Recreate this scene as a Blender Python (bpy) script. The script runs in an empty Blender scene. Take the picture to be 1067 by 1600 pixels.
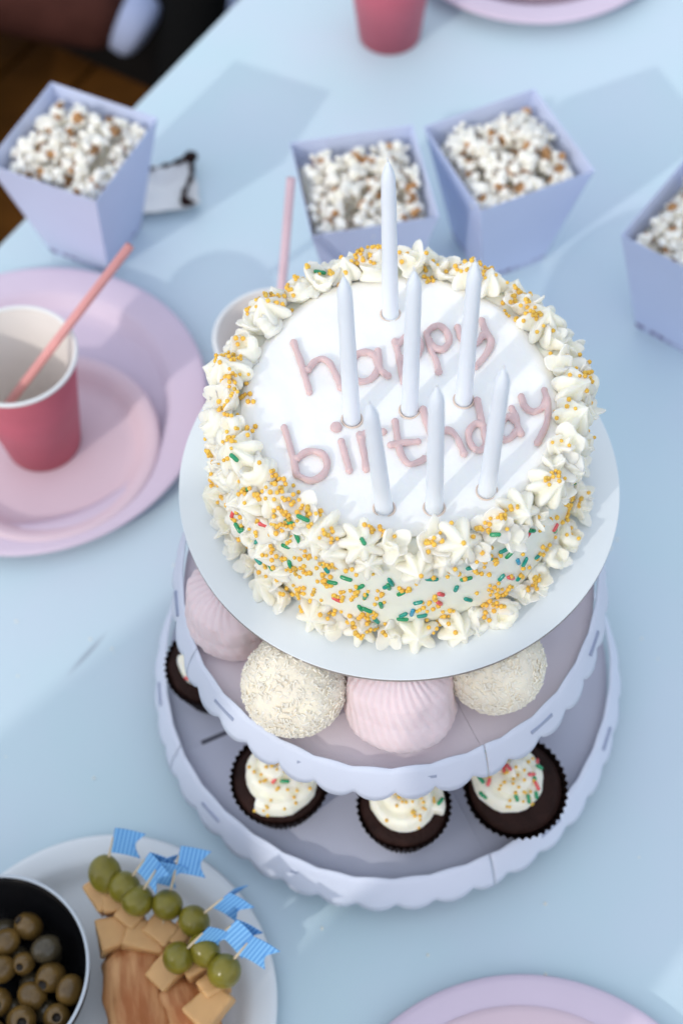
import bpy, bmesh, math, random
from math import sin, cos, pi, radians as R
from mathutils import Vector, Matrix, Euler, noise
from mathutils.bvhtree import BVHTree
random.seed(7)
rnd = random.random
def uni(a, b): return a + (b - a) * rnd()
S = 0.01                                   # everything below is written in centimetres
C = bpy.context.scene.collection
sc = bpy.context.scene

# ------------------------------------------------------------------ camera
cd = bpy.data.cameras.new('camera'); cam = bpy.data.objects.new('camera', cd); C.objects.link(cam); sc.camera = cam
fw = Vector((0.0, 0.51388487, -0.85785916)); rt = Vector((0.99942261, -0.02914752, -0.01746029)); dn = Vector((-0.03397704, -0.85736385, -0.51358816))
cam.matrix_world = Matrix(((rt.x, -dn.x, -fw.x, -2.7367 * S), (rt.y, -dn.y, -fw.y, -42.9954 * S), (rt.z, -dn.z, -fw.z, 96.5004 * S), (0, 0, 0, 1)))
cd.sensor_fit = 'VERTICAL'; cd.sensor_height = 36; cd.lens = 2300 / 1600 * 36
cd.clip_start = 0.02; cd.clip_end = 2000
cd.dof.use_dof = True; cd.dof.focus_distance = 0.785; cd.dof.aperture_fstop = 4.6; cd.dof.aperture_blades = 9

# ------------------------------------------------------------------ light
SUN_AZ, SUN_EL = R(47), R(30)              # direction the light travels to on the ground, elevation of the sun
world = bpy.data.worlds.new('World'); sc.world = world; world.use_nodes = True
wn = world.node_tree.nodes; wl = world.node_tree.links
sky = wn.new('ShaderNodeTexSky'); sky.sky_type = 'NISHITA'; sky.sun_disc = False
sky.sun_elevation = SUN_EL
sky.sun_rotation = math.atan2(-cos(SUN_AZ), -sin(SUN_AZ)) % (2 * pi)   # the sky sun stands where the lamp shines from
sky.air_density = 1.0; sky.dust_density = 2.5; sky.ozone_density = 1.0
# broken bright cloud over the blue, the same all round
wtc = wn.new('ShaderNodeTexCoord'); wno = wn.new('ShaderNodeTexNoise'); wno.inputs['Scale'].default_value = 2.2; wno.inputs['Detail'].default_value = 8
wl.new(wtc.outputs['Generated'], wno.inputs['Vector'])
wmr = wn.new('ShaderNodeMapRange'); wmr.inputs[1].default_value = .36; wmr.inputs[2].default_value = .58; wl.new(wno.outputs['Fac'], wmr.inputs[0])
wmx = wn.new('ShaderNodeMix'); wmx.data_type = 'RGBA'; wmx.inputs[7].default_value = (5.2, 5.6, 6.2, 1)
wl.new(wmr.outputs[0], wmx.inputs[0]); wl.new(sky.outputs[0], wmx.inputs[6]); wl.new(wmx.outputs[2], wn['Background'].inputs[0])
wn['Background'].inputs[1].default_value = 0.15
sd = bpy.data.lights.new('sun', 'SUN'); sun = bpy.data.objects.new('sun', sd); C.objects.link(sun)
sd.energy = 0.8; sd.angle = R(1.0); sd.color = (1, 0.95, 0.88)
sun.rotation_euler = Vector((cos(SUN_AZ) * cos(SUN_EL), sin(SUN_AZ) * cos(SUN_EL), -sin(SUN_EL))).to_track_quat('-Z', 'Y').to_euler()
sc.view_settings.view_transform = 'Standard'; sc.view_settings.look = 'None'; sc.view_settings.gamma = 1
sc.view_settings.exposure = 0.5
sc.cycles.max_bounces = 8

# ------------------------------------------------------------------ materials
def mat(name, col, rough=0.6, var=0.0, vscale=30, bump=0.0, bscale=200, sss=0.0, srad=(1, .8, .6), sscale=0.004, spec=0.4, col2=None, coat=0, sheen=0):
    m = bpy.data.materials.new(name); m.use_nodes = True
    n = m.node_tree.nodes; l = m.node_tree.links; b = n['Principled BSDF']
    b.inputs['Base Color'].default_value = (*col, 1); b.inputs['Roughness'].default_value = rough
    b.inputs['Specular IOR Level'].default_value = spec
    if coat: b.inputs['Coat Weight'].default_value = coat; b.inputs['Coat Roughness'].default_value = .15
    if sheen: b.inputs['Sheen Weight'].default_value = sheen
    if sss:
        b.inputs['Subsurface Weight'].default_value = sss; b.inputs['Subsurface Radius'].default_value = srad; b.inputs['Subsurface Scale'].default_value = sscale
    tc = n.new('ShaderNodeTexCoord')
    if var or col2:
        t = n.new('ShaderNodeTexNoise'); t.inputs['Scale'].default_value = vscale; t.inputs['Detail'].default_value = 6
        l.new(tc.outputs['Object'], t.inputs['Vector'])
        mx = n.new('ShaderNodeMix'); mx.data_type = 'RGBA'
        rmp = n.new('ShaderNodeMapRange'); rmp.inputs[1].default_value = .35; rmp.inputs[2].default_value = .65
        l.new(t.outputs['Fac'], rmp.inputs[0]); l.new(rmp.outputs[0], mx.inputs[0])
        c2 = col2 if col2 else tuple(min(1, c * (1 + var)) for c in col)
        c1 = col if col2 else tuple(c * (1 - var) for c in col)
        mx.inputs[6].default_value = (*c1, 1); mx.inputs[7].default_value = (*c2, 1)
        l.new(mx.outputs[2], b.inputs['Base Color'])
    if bump:
        t2 = n.new('ShaderNodeTexNoise'); t2.inputs['Scale'].default_value = bscale; t2.inputs['Detail'].default_value = 8
        l.new(tc.outputs['Object'], t2.inputs['Vector'])
        bp = n.new('ShaderNodeBump'); bp.inputs['Strength'].default_value = bump; bp.inputs['Distance'].default_value = 0.002
        l.new(t2.outputs['Fac'], bp.inputs['Height']); l.new(bp.outputs[0], b.inputs['Normal'])
    return m
M = {}
M['icing'] = mat('buttercream', (.95, .885, .72), .5, .015, 60, .06, 260, sss=.7, srad=(1, .85, .6), sscale=.013)
M['icing_top'] = mat('smooth_buttercream', (.955, .945, .90), .5, .01, 40, .25, 120, sss=.35, srad=(1, .85, .6), sscale=.006)
M['glaze'] = mat('cream_glaze', (.86, .85, .74), .28, .05, 25, .08, 90, sss=.5, srad=(1, .85, .5), sscale=.008, col2=(.85, .87, .74))
M['letter'] = mat('pink_icing', (.66, .49, .48), .38, .05, 80, .1, 200, sss=.3, srad=(1, .5, .4), sscale=.003)
M['ring'] = mat('dent_shade_icing', (.74, .60, .50), .5)  # pinkish beige that paints the shading of the dents round the candles
M['yellow'] = mat('yellow_sugar', (.94, .50, .075), .5, .1, 90, sss=.5, sscale=.004)
M['green'] = mat('green_sugar', (.012, .30, .12), .2, spec=.6, coat=.3)
M['teal'] = mat('teal_sugar', (.01, .29, .22), .2, spec=.6, coat=.3)
M['blue'] = mat('blue_sugar', (.02, .28, .45), .22, spec=.6, coat=.3)
M['red'] = mat('coral_sugar', (.75, .10, .10), .22, spec=.6, coat=.3)
M['wax'] = mat('white_wax', (.75, .80, .87), .38, .02, 30, sss=.5, srad=(1, .9, .9), sscale=.006)
M['wick'] = mat('candle_wick', (.75, .76, .78), .8)
M['board'] = mat('white_board', (.74, .79, .82), .5, .015, 12, .03, 300)
M['board_edge'] = mat('greyboard', (.30, .27, .25), .8, .1, 200)
M['card'] = mat('lavender_card', (.65, .69, .80), .55, .02, 20, .05, 500)
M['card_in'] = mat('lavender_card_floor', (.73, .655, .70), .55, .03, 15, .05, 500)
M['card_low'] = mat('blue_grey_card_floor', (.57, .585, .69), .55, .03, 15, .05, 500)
M['tab'] = mat('grey_lavender_tab', (.34, .38, .50), .6)
M['slot'] = mat('slot_shadow', (.10, .10, .13), .8)
M['zephyr'] = mat('pink_marshmallow', (.80, .655, .675), .75, .03, 40, .15, 400, sss=.4, srad=(1, .55, .5), sscale=.006)
M['coco'] = mat('coconut_coat', (.92, .83, .67), .7, .06, 60, .5, 300, sss=.25, srad=(1, .8, .5), sscale=.004)
M['flake'] = mat('coconut_flake', (.95, .88, .73), .6, .06, 30, sss=.25, srad=(1, .8, .5), sscale=.003)
M['case'] = mat('dark_brown_paper', (.012, .006, .005), .7, .2, 60, spec=.1)
M['choc'] = mat('chocolate_sponge', (.022, .009, .007), .6, .3, 60, .5, 300, spec=.12)
M['popcorn'] = mat('popped_corn', (.96, .90, .77), .75, .04, 60, .2, 300, sss=.7, srad=(1, .88, .7), sscale=.012)
M['hull'] = mat('popcorn_hull', (.44, .23, .09), .5, .4, 150)
M['rose_paper'] = mat('rose_paper', (.50, .11, .15), .5, .04, 30, .05, 500)
M['white_paper'] = mat('white_paper', (.78, .78, .77), .55, .02, 20, .04, 400)
M['cream_paper'] = mat('cream_paper', (.76, .70, .65), .55, .02, 20, .04, 400)
M['lilac_plate'] = mat('lilac_paper_plate', (.67, .56, .67), .5, .02, 12, .04, 300)
M['pink_plate'] = mat('pink_paper_plate', (.71, .55, .61), .5, .02, 12, .04, 300)
M['pale_straw'] = mat('pale_pink_straw', (.66, .47, .52), .5, .04, 60)
M['straw'] = mat('pink_straw', (.74, .33, .31), .45, .04, 60)
M['china'] = mat('white_china', (.74, .78, .80), .25, .01, 10)
M['black_bowl'] = mat('black_glaze', (.008, .008, .009), .25, .2, 20)
M['steel'] = mat('pale_rim', (.55, .60, .65), .3)
M['olive'] = mat('green_olive', (.15, .085, .02), .3, .35, 60, .05, 200, coat=.3)
M['dark_olive'] = mat('dark_olive', (.07, .055, .03), .3, .25, 60, .05, 200, coat=.3)
M['pit'] = mat('olive_hole', (.03, .02, .012), .5)
M['grape'] = mat('green_grape', (.20, .17, .016), .3, .2, 60, sss=.3, srad=(.8, .9, .2), sscale=.005, coat=.2)
M['cheese'] = mat('yellow_cheese', (.62, .36, .15), .5, .08, 40, .1, 150, sss=.2, srad=(1, .7, .3), sscale=.004)
M['crust'] = mat('bread_crust', (.36, .12, .035), .65, .3, 30, .6, 120, col2=(.66, .36, .16))
for _nd in M['crust'].node_tree.nodes:
    if _nd.type == 'TEX_NOISE' and _nd.inputs['Scale'].default_value == 30:
        _mp = M['crust'].node_tree.nodes.new('ShaderNodeMapping'); _mp.inputs['Scale'].default_value = (.7, 3.5, 3.5)
        M['crust'].node_tree.links.new(_nd.inputs['Vector'].links[0].from_socket, _mp.inputs[0]); M['crust'].node_tree.links.new(_mp.outputs[0], _nd.inputs['Vector'])
M['pick'] = mat('toothpick_wood', (.62, .50, .33), .7)
M['wood'] = mat('orange_brown_wood', (.065, .024, .0035), .8, .3, 12, .1, 60, spec=.05)  # base colour set dark to carry the shade beyond the table
M['ground'] = mat('dark_soil', (.006, .0045, .0035), .95, .3, 6, .3, 40, spec=.03)
M['trouser'] = mat('maroon_cloth', (.07, .026, .021), .9, .15, 20, .2, 300, spec=.05)
M['sock'] = mat('pale_blue_sock', (.36, .42, .62), .9, .05, 20, .3, 300)
M['shoe'] = mat('black_shoe', (.004, .004, .004), .8, spec=.05)
M['hair'] = mat('dark_hair', (.01, .007, .005), .6)
M['skin'] = mat('skin', (.35, .19, .13), .6)
M['leg_paint'] = mat('table_leg_paint', (.50, .55, .60), .5)

def table_mat():
    m = mat('pale_blue_painted_top', (.545, .70, .755), .42, .02, 7, .02, 200, col2=(.575, .685, .765))
    n = m.node_tree.nodes; l = m.node_tree.links; b = n['Principled BSDF']
    src = b.inputs['Base Color'].links[0].from_socket
    # a brushed grey scuff on the paint, with a shape of its own
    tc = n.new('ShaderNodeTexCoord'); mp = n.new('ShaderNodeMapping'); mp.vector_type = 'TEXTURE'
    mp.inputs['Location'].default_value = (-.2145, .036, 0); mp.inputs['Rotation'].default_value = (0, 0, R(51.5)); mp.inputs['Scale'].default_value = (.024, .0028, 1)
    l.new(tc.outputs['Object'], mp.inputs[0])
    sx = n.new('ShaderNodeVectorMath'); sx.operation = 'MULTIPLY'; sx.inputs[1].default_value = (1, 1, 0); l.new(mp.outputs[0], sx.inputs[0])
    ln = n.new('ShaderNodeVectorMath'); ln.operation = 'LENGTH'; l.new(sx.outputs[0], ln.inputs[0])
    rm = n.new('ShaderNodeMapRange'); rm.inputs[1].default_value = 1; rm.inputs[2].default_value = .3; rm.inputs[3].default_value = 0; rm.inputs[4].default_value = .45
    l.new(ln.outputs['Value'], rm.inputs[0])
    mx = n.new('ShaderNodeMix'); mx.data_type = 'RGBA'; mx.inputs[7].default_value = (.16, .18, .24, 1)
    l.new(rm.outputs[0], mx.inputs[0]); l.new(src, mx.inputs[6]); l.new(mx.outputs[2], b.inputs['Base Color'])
    return m
M['table'] = table_mat()

def box_mat():
    m = mat('lavender_box_card', (.545, .61, .81), .5, .02, 12, .04, 400)
    n = m.node_tree.nodes; l = m.node_tree.links; b = n['Principled BSDF']
    src = b.inputs['Base Color'].links[0].from_socket
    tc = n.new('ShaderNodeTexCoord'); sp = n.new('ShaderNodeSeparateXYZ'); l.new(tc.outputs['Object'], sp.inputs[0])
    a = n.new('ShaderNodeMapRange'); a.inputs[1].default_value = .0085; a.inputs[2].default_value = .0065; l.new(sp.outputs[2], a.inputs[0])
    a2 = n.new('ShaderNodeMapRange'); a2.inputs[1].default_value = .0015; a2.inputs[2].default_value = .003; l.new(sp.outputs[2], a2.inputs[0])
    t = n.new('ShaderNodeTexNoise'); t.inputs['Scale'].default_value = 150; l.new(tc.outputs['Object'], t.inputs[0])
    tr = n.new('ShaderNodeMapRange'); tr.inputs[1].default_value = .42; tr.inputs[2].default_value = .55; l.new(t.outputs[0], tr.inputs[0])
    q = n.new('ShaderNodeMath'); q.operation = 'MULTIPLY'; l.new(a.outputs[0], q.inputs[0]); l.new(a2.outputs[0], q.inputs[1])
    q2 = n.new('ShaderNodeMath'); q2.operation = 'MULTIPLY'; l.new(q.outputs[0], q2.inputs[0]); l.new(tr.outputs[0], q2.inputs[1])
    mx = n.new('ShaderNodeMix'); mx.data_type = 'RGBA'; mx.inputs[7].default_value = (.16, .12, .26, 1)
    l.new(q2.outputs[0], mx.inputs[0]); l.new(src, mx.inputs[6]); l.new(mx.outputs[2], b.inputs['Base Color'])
    return m
M['box'] = box_mat()

def flag_mat():
    m = mat('striped_blue_paper', (.12, .36, .72), .6)
    n = m.node_tree.nodes; l = m.node_tree.links; b = n['Principled BSDF']
    tc = n.new('ShaderNodeTexCoord'); w = n.new('ShaderNodeTexWave'); w.inputs['Scale'].default_value = 120; w.bands_direction = 'X'
    l.new(tc.outputs['Object'], w.inputs[0])
    mx = n.new('ShaderNodeMix'); mx.data_type = 'RGBA'; mx.inputs[6].default_value = (.09, .30, .66, 1); mx.inputs[7].default_value = (.26, .55, .85, 1)
    l.new(w.outputs['Fac'], mx.inputs[0]); l.new(mx.outputs[2], b.inputs['Base Color'])
    return m
M['flag'] = flag_mat()

# ------------------------------------------------------------------ mesh helpers (cm in, metres out)
def mesh(name, V, F, m=None, smooth=True, mi=None, recalc=True):
    me = bpy.data.meshes.new(name)
    me.from_pydata([(x * S, y * S, z * S) for x, y, z in V], [], F)
    for mm in (m if isinstance(m, (list, tuple)) else [m]):
        if mm: me.materials.append(mm)
    if mi: me.polygons.foreach_set('material_index', mi)
    if recalc:
        bm = bmesh.new(); bm.from_mesh(me); bmesh.ops.recalc_face_normals(bm, faces=bm.faces); bm.to_mesh(me); bm.free()
    me.polygons.foreach_set('use_smooth', [smooth] * len(me.polygons))
    me.update()
    return me
def ob(name, me, parent=None, loc=None, rot=None, scale=None, mw=None):
    o = bpy.data.objects.new(name, me); C.objects.link(o)
    if parent: o.parent = parent
    if mw is not None: o.matrix_basis = mw
    if loc is not None: o.location = (loc[0] * S, loc[1] * S, loc[2] * S)
    if rot is not None: o.rotation_euler = rot
    if scale is not None: o.scale = (scale,) * 3 if not hasattr(scale, '__len__') else scale
    return o
def thing(name, label, cat, loc=(0, 0, 0), rotz=0, group=None):
    o = ob(name, None, None, loc, (0, 0, rotz)); return tag(o, label, cat, group)
def tag(o, label, cat, group=None):
    o['label'] = label; o['category'] = cat
    if group: o['group'] = group
    return o
class MB:
    def __init__(s): s.V = []; s.F = []; s.I = []
    def add(s, V, F, i=0):
        k = len(s.V); s.V += [tuple(v) for v in V]; s.F += [tuple(a + k for a in f) for f in F]; s.I += [i] * len(F); return s
    def mesh(s, name, m, smooth=True, recalc=True): return mesh(name, s.V, s.F, m, smooth, s.I if any(s.I) else None, recalc)
def lathe(prof, n=64, f=None, closed=False):
    """prof: (r, z) list; f(phi, r, z, i) -> (r, z)"""
    V = []; F = []; k = len(prof)
    for j in range(n):
        a = 2 * pi * j / n
        for i, (r, z) in enumerate(prof):
            if f: r, z = f(a, r, z, i)
            V.append((r * cos(a), r * sin(a), z))
    for j in range(n):
        b = ((j + 1) % n) * k; c = j * k
        for i in range(k - 1 if not closed else k):
            i2 = (i + 1) % k
            F.append((c + i, b + i, b + i2, c + i2))
    if not closed:
        if prof[0][0] > 1e-6: F.append(tuple(j * k for j in range(n))[::-1])
        if prof[-1][0] > 1e-6: F.append(tuple(j * k + k - 1 for j in range(n)))
    return V, F
def tube(P, r, n=8, caps=True):
    P = [Vector(p) for p in P]; V = []; F = []
    rr = r if hasattr(r, '__len__') else [r] * len(P)
    up = None
    for i, p in enumerate(P):
        t = (P[min(i + 1, len(P) - 1)] - P[max(i - 1, 0)]).normalized()
        if up is None: up = t.orthogonal().normalized()
        up = (up - t * up.dot(t)).normalized(); w = t.cross(up)
        for j in range(n):
            a = 2 * pi * j / n
            V.append(p + (up * cos(a) + w * sin(a)) * rr[i])
    for i in range(len(P) - 1):
        for j in range(n):
            j2 = (j + 1) % n
            F.append((i * n + j, i * n + j2, (i + 1) * n + j2, (i + 1) * n + j))
    if caps:
        F.append(tuple(range(n))[::-1]); F.append(tuple((len(P) - 1) * n + j for j in range(n)))
    return V, F
def rounded_tube(P, r, n=10, k=3):
    P = [Vector(p) for p in P]
    t0 = (P[0] - P[1]).normalized(); t1 = (P[-1] - P[-2]).normalized()
    A = []; ra = []
    for i in range(k):
        a = (k - i) / k * pi / 2 * .98; A.append(P[0] + t0 * r * sin(a)); ra.append(r * cos(a))
    Bq = []; rb = []
    for i in range(1, k + 1):
        a = i / k * pi / 2 * .98; Bq.append(P[-1] + t1 * r * sin(a)); rb.append(r * cos(a))
    return tube(A + P + Bq, ra + [r] * len(P) + rb, n)
def smooth_path(P, k=5):
    P = [Vector(p) for p in P]; out = []
    for i in range(len(P) - 1):
        p0 = P[max(i - 1, 0)]; p1 = P[i]; p2 = P[i + 1]; p3 = P[min(i + 2, len(P) - 1)]
        for j in range(k):
            t = j / k
            out.append(.5 * ((2 * p1) + (p2 - p0) * t + (2 * p0 - 5 * p1 + 4 * p2 - p3) * t * t + (3 * p1 - p0 - 3 * p2 + p3) * t ** 3))
    return out + [P[-1]]
def ball(c, r, n=10, sq=(1, 1, 1), amp=0, fr=1.5, seed=0):
    V = [(0, 0, -1)]; F = []; m = 2 * n
    for i in range(1, n):
        t = -pi / 2 + pi * i / n
        for j in range(m): V.append((cos(t) * cos(2 * pi * j / m), cos(t) * sin(2 * pi * j / m), sin(t)))
    V.append((0, 0, 1))
    for j in range(m):
        j2 = (j + 1) % m
        F.append((0, 1 + j2, 1 + j)); F.append((len(V) - 1, 1 + (n - 2) * m + j, 1 + (n - 2) * m + j2))
        for i in range(n - 2): F.append((1 + i * m + j, 1 + i * m + j2, 1 + (i + 1) * m + j2, 1 + (i + 1) * m + j))
    W = []
    for v in V:
        v = Vector(v); k = r * (1 + (amp * noise.noise(v * fr + Vector((seed, seed * 2.3, 0))) if amp else 0))
        W.append((c[0] + v.x * k * sq[0], c[1] + v.y * k * sq[1], c[2] + v.z * k * sq[2]))
    return W, F
def boxv(x0, x1, y0, y1, z0, z1):
    V = [(x, y, z) for z in (z0, z1) for y in (y0, y1) for x in (x0, x1)]
    return V, [(0, 2, 3, 1), (4, 5, 7, 6), (0, 1, 5, 4), (2, 6, 7, 3), (0, 4, 6, 2), (1, 3, 7, 5)]
def hexa(b, t):
    """8 corners: bottom quad b and top quad t, each in order"""
    return list(b) + list(t), [(0, 3, 2, 1), (4, 5, 6, 7), (0, 1, 5, 4), (1, 2, 6, 5), (2, 3, 7, 6), (3, 0, 4, 7)]
def xf(VF, mtx): return [mtx @ Vector(v) for v in VF[0]], VF[1]
def remeshed(name, mb, voxel, m, smooth_it=2):
    tmp = ob('tmp', mb.mesh('tmp', None))
    md = tmp.modifiers.new('r', 'REMESH'); md.mode = 'VOXEL'; md.voxel_size = voxel * S; md.use_smooth_shade = True
    if smooth_it:
        ms = tmp.modifiers.new('s', 'SMOOTH'); ms.iterations = smooth_it; ms.factor = .5
    dg = bpy.context.evaluated_depsgraph_get(); me = bpy.data.meshes.new_from_object(tmp.evaluated_get(dg))
    me.name = name; old = tmp.data; bpy.data.objects.remove(tmp); bpy.data.meshes.remove(old)
    me.materials.clear()
    for mm in (m if isinstance(m, (list, tuple)) else [m]): me.materials.append(mm)
    me.polygons.foreach_set('use_smooth', [True] * len(me.polygons))
    return me
def rotm(x=0, y=0, z=0): return Euler((x, y, z)).to_matrix().to_4x4()
def T(x, y, z): return Matrix.Translation((x, y, z))

# ------------------------------------------------------------------ ground, table
g = ob('ground', mesh('ground', [(-3e4, -3e4, -74), (3e4, -3e4, -74), (3e4, 3e4, -74), (-3e4, 3e4, -74)], [(0, 1, 2, 3)], M['ground'])); g['kind'] = 'structure'
eu = Vector((20.2165, 29.9027, 0)).normalized(); ev = Vector((eu.y, -eu.x, 0))      # along the visible edge / across the table
TB = Matrix(((eu.x, ev.x, 0, -31.38), (eu.y, ev.y, 0, 42.99), (0, 0, 1, 0), (0, 0, 0, 1)))
t = thing('table', 'pale blue painted table top under the whole party spread', 'table')
def bevel_slab(x0, x1, y0, y1, z0, z1, b):
    rings = [(0, z0), (0, z1 - b), (b * .3, z1 - b * .3), (b, z1)]
    V = []; F = []
    for d, z in rings: V += [(x0 + d, y0 + d, z), (x1 - d, y0 + d, z), (x1 - d, y1 - d, z), (x0 + d, y1 - d, z)]
    for i in range(3):
        for j in range(4): F.append((i * 4 + j, i * 4 + (j + 1) % 4, i * 4 + 4 + (j + 1) % 4, i * 4 + 4 + j))
    F += [(3, 2, 1, 0), (12, 13, 14, 15)]
    return V, F
ob('table_top', mesh('table_top', *xf(bevel_slab(-75, 115, 0, 95, -2.6, 0, .4), TB), M['table'], False), t)
lm = mesh('table_leg', *boxv(-2.5, 2.5, -2.5, 2.5, -74, -2.7), M['leg_paint'], False)
for x, y in ((-65, 8), (105, 8), (-65, 87), (105, 87)):
    p = TB @ Vector((x, y, 0)); ob('leg', lm, t, p, (0, 0, math.atan2(eu.y, eu.x)))

# ------------------------------------------------------------------ cake stand (three tiers of card)
st = thing('cake_stand', 'lavender card tiered stand with scalloped skirts under the birthday cake', 'cake stand')
def sector(R0, z, th, a0, a1, gap=.05, n=28):
    mid = (a0 + a1) / 2; off = gap / (2 * sin((a1 - a0) / 2)); ox, oy = off * cos(mid), off * sin(mid)
    top = [(ox, oy)] + [(R0 * cos(a0 + (a1 - a0) * i / n) + ox * .3, R0 * sin(a0 + (a1 - a0) * i / n) + oy * .3) for i in range(n + 1)]
    k = len(top); V = [(x, y, z) for x, y in top] + [(x, y, z - th) for x, y in top]
    F = [tuple(range(k)), tuple(range(2 * k - 1, k - 1, -1))] + [(i, (i + 1) % k, k + (i + 1) % k, k + i) for i in range(k)]
    return V, F
def skirt(a0, a1, Rt, zt, Rb, zb, nsc, ph, amp_t, amp_b, n=110, th=.07):
    rows = 6; V = []; F = []
    L = math.hypot(Rb - Rt, zt - zb); dr, dz = (Rb - Rt) / L, -(zt - zb) / L
    for side in (0, 1):
        for i in range(n + 1):
            a = a0 + (a1 - a0) * i / n
            s = abs(sin((a * nsc + ph) / 2)) ** .6
            wob = .10 * sin(3 * a + ph) + .05 * sin(7 * a + 1)
            t0 = -amp_t * (abs(sin((a * nsc + ph) / 2 + .3)) - .6); t1 = L + amp_b * (s - .6)
            for j in range(rows):
                u = j / (rows - 1); tt = t0 + (t1 - t0) * u
                r = Rt + wob + dr * tt + .12 * sin(pi * u) + side * th * dz
                z = zt + dz * tt + side * th * -dr
                V.append((r * cos(a), r * sin(a), z))
    N = (n + 1) * rows
    for i in range(n):
        for j in range(rows - 1):
            q = (i * rows + j, (i + 1) * rows + j, (i + 1) * rows + j + 1, i * rows + j + 1)
            F.append(q); F.append(tuple(N + x for x in q[::-1]))
        for j in (0, rows - 1): F.append((i * rows + j, (i + 1) * rows + j, N + (i + 1) * rows + j, N + i * rows + j))
    for i in (0, n):
        for j in range(rows - 1): F.append((i * rows + j, i * rows + j + 1, N + i * rows + j + 1, N + i * rows + j))
    return V, F
def tier(zf, Rt, zt, Rb, zb, nsc, seam, ph, slots):
    for q in range(4):
        a0 = seam + q * pi / 2; a1 = a0 + pi / 2
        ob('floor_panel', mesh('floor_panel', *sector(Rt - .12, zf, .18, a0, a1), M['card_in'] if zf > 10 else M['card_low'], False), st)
        ob('skirt', mesh('skirt', *skirt(a0 + .002, a1 - .002, Rt, zt, Rb, zb, nsc, ph, .16, .85), M['card']), st)
        for d in (.3, .78, 1.27):                                    # tabs of the floor poking through the skirt
            a = a0 + d; u = .42; r = Rt + (Rb - Rt) * u
            mtx = rotm(0, 0, a) @ T(r, 0, zt + (zb - zt) * u) @ rotm(0, math.atan2(Rb - Rt, zt - zb) * -1, 0)
            ob('tab', mesh('tab', *xf(boxv(-.10, .13, -.85, .85, -.11, .11), mtx), M['tab'], False), st)
    for a, r in slots:
        mtx = rotm(0, 0, a) @ T(r, 0, zf + .012)
        ob('slot', mesh('slot', *xf(boxv(-1.0, 1.0, -.16, .16, -.01, .0), mtx), M['slot'], False), st)
SEAM_M, SEAM_B = R(-67), R(-157)
tier(16.9, 12.65, 17.7, 13.5, 15.35, 36, SEAM_M, .6, [])
tier(4.2, 15.15, 5.15, 16.2, 2.3, 40, SEAM_B, .2, [(SEAM_B + .0, 12.7)])
ob('top_disc', mesh('top_disc', *lathe([(0, 22.1), (8.5, 22.1), (8.5, 22.3), (0, 22.3)], 64), M['card'], False), st)
for za, zb_, w in ((0, 4.0, 6.5), (4.22, 16.7, 4.2), (16.92, 22.1, 3.6)):
    for k in range(2):
        ob('support', mesh('support', *xf(boxv(-w, w, -.1 + .0 * k, .1, za, zb_), rotm(0, 0, R(40) + k * pi / 2)), M['card'], False), st)

# ------------------------------------------------------------------ cake board and cake
CX, CY, ZB = 0.7, 3.41, 22.62
bd = ob('cake_board', mesh('cake_board', *lathe([(0, -.28), (12.95, -.28), (13.0, -.24), (13.0, -.03), (12.96, 0), (12.6, .0), (0, 0)], 160), [M['board'], M['board_edge']], True), None, (CX, CY, ZB))
for p in bd.data.polygons:
    c = p.center; r = math.hypot(c.x, c.y)
    p.use_smooth = False
    if r > 12.9 * S and abs(p.normal.z) < .6: p.material_index = 1
tag(bd, 'round white cake board carrying the iced birthday cake', 'cake board')

cake = thing('birthday_cake', 'round cream birthday cake with pink lettering, ruffled edges and sprinkles', 'cake', (CX, CY, ZB))
H = 8.1
def wall(a, r, z, i):
    n_ = noise.noise(Vector((cos(a) * 2.2, sin(a) * 2.2, z * .25))) * .22 + noise.noise(Vector((cos(a) * 7, sin(a) * 7, z * .8))) * .06
    return (r + n_ * min(1, r / 6), z + (n_ * .4 if z > 7 else 0))
prof = [(0, .03), (10.0, .03)] + [(10.1, .2 + z * .62) for z in range(12)] + [(10.0, 7.75), (9.7, 8.0), (9.2, 8.08), (8, 8.1), (5, 8.1), (0, 8.1)]
ob('glazed_side', mesh('glazed_side', *lathe(prof, 160, wall), M['glaze']), cake)
# spread buttercream disc on top
def disc_top():
    V = []; F = []; n = 150; rows = 46
    for j in range(n):
        a = 2 * pi * j / n; d = Vector((cos(a), sin(a), 0))
        Rr = 8.6 + .38 * noise.noise(d * 1.6 + Vector((4, 1, 2))) + .16 * noise.noise(d * 6 + Vector((1, 9, 0))) + .35 * max(0, cos(a + .9)) 
        for i in range(rows):
            u = i / (rows - 1); e = 1
            r = Rr * (1 - (1 - u) ** 1.25) if u > 0 else 0
            x, y = r * cos(a), r * sin(a)
            edge = max(0, (r - (Rr - .5)) / .5)
            z = H + .05 + .2 * (1 - edge ** 1.8)
            z += .07 * noise.noise(Vector((x * .28, y * .5, 0))) + .045 * noise.noise(Vector((x * .9 + y * .5, y * .35 - x * .2, 3)))
            sw = noise.noise(Vector((x * .35 + 5, y * .35, 7)))
            z += .035 * sin((sw * 9 + x * .35)) * (1 - edge)
            z += .16 * math.exp(-((r - Rr + .75) / .4) ** 2) * (.5 + noise.noise(d * 3 + Vector((0, 3, 3))))   # a ridge where the spatula lifted
            V.append((x, y, z))
    for j in range(n):
        b = ((j + 1) % n) * rows; c = j * rows
        for i in range(rows - 1): F.append((c + i, b + i, b + i + 1, c + i + 1))
    bm = MB().add(V, F)
    return bm
dm = disc_top().mesh('top_icing', M['icing_top'], True, False)
bmx = bmesh.new(); bmx.from_mesh(dm); bmesh.ops.remove_doubles(bmx, verts=bmx.verts, dist=1e-6); bmesh.ops.recalc_face_normals(bmx, faces=bmx.faces)
if sum(f.normal.z for f in bmx.faces) < 0: bmesh.ops.reverse_faces(bmx, faces=bmx.faces)
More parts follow.
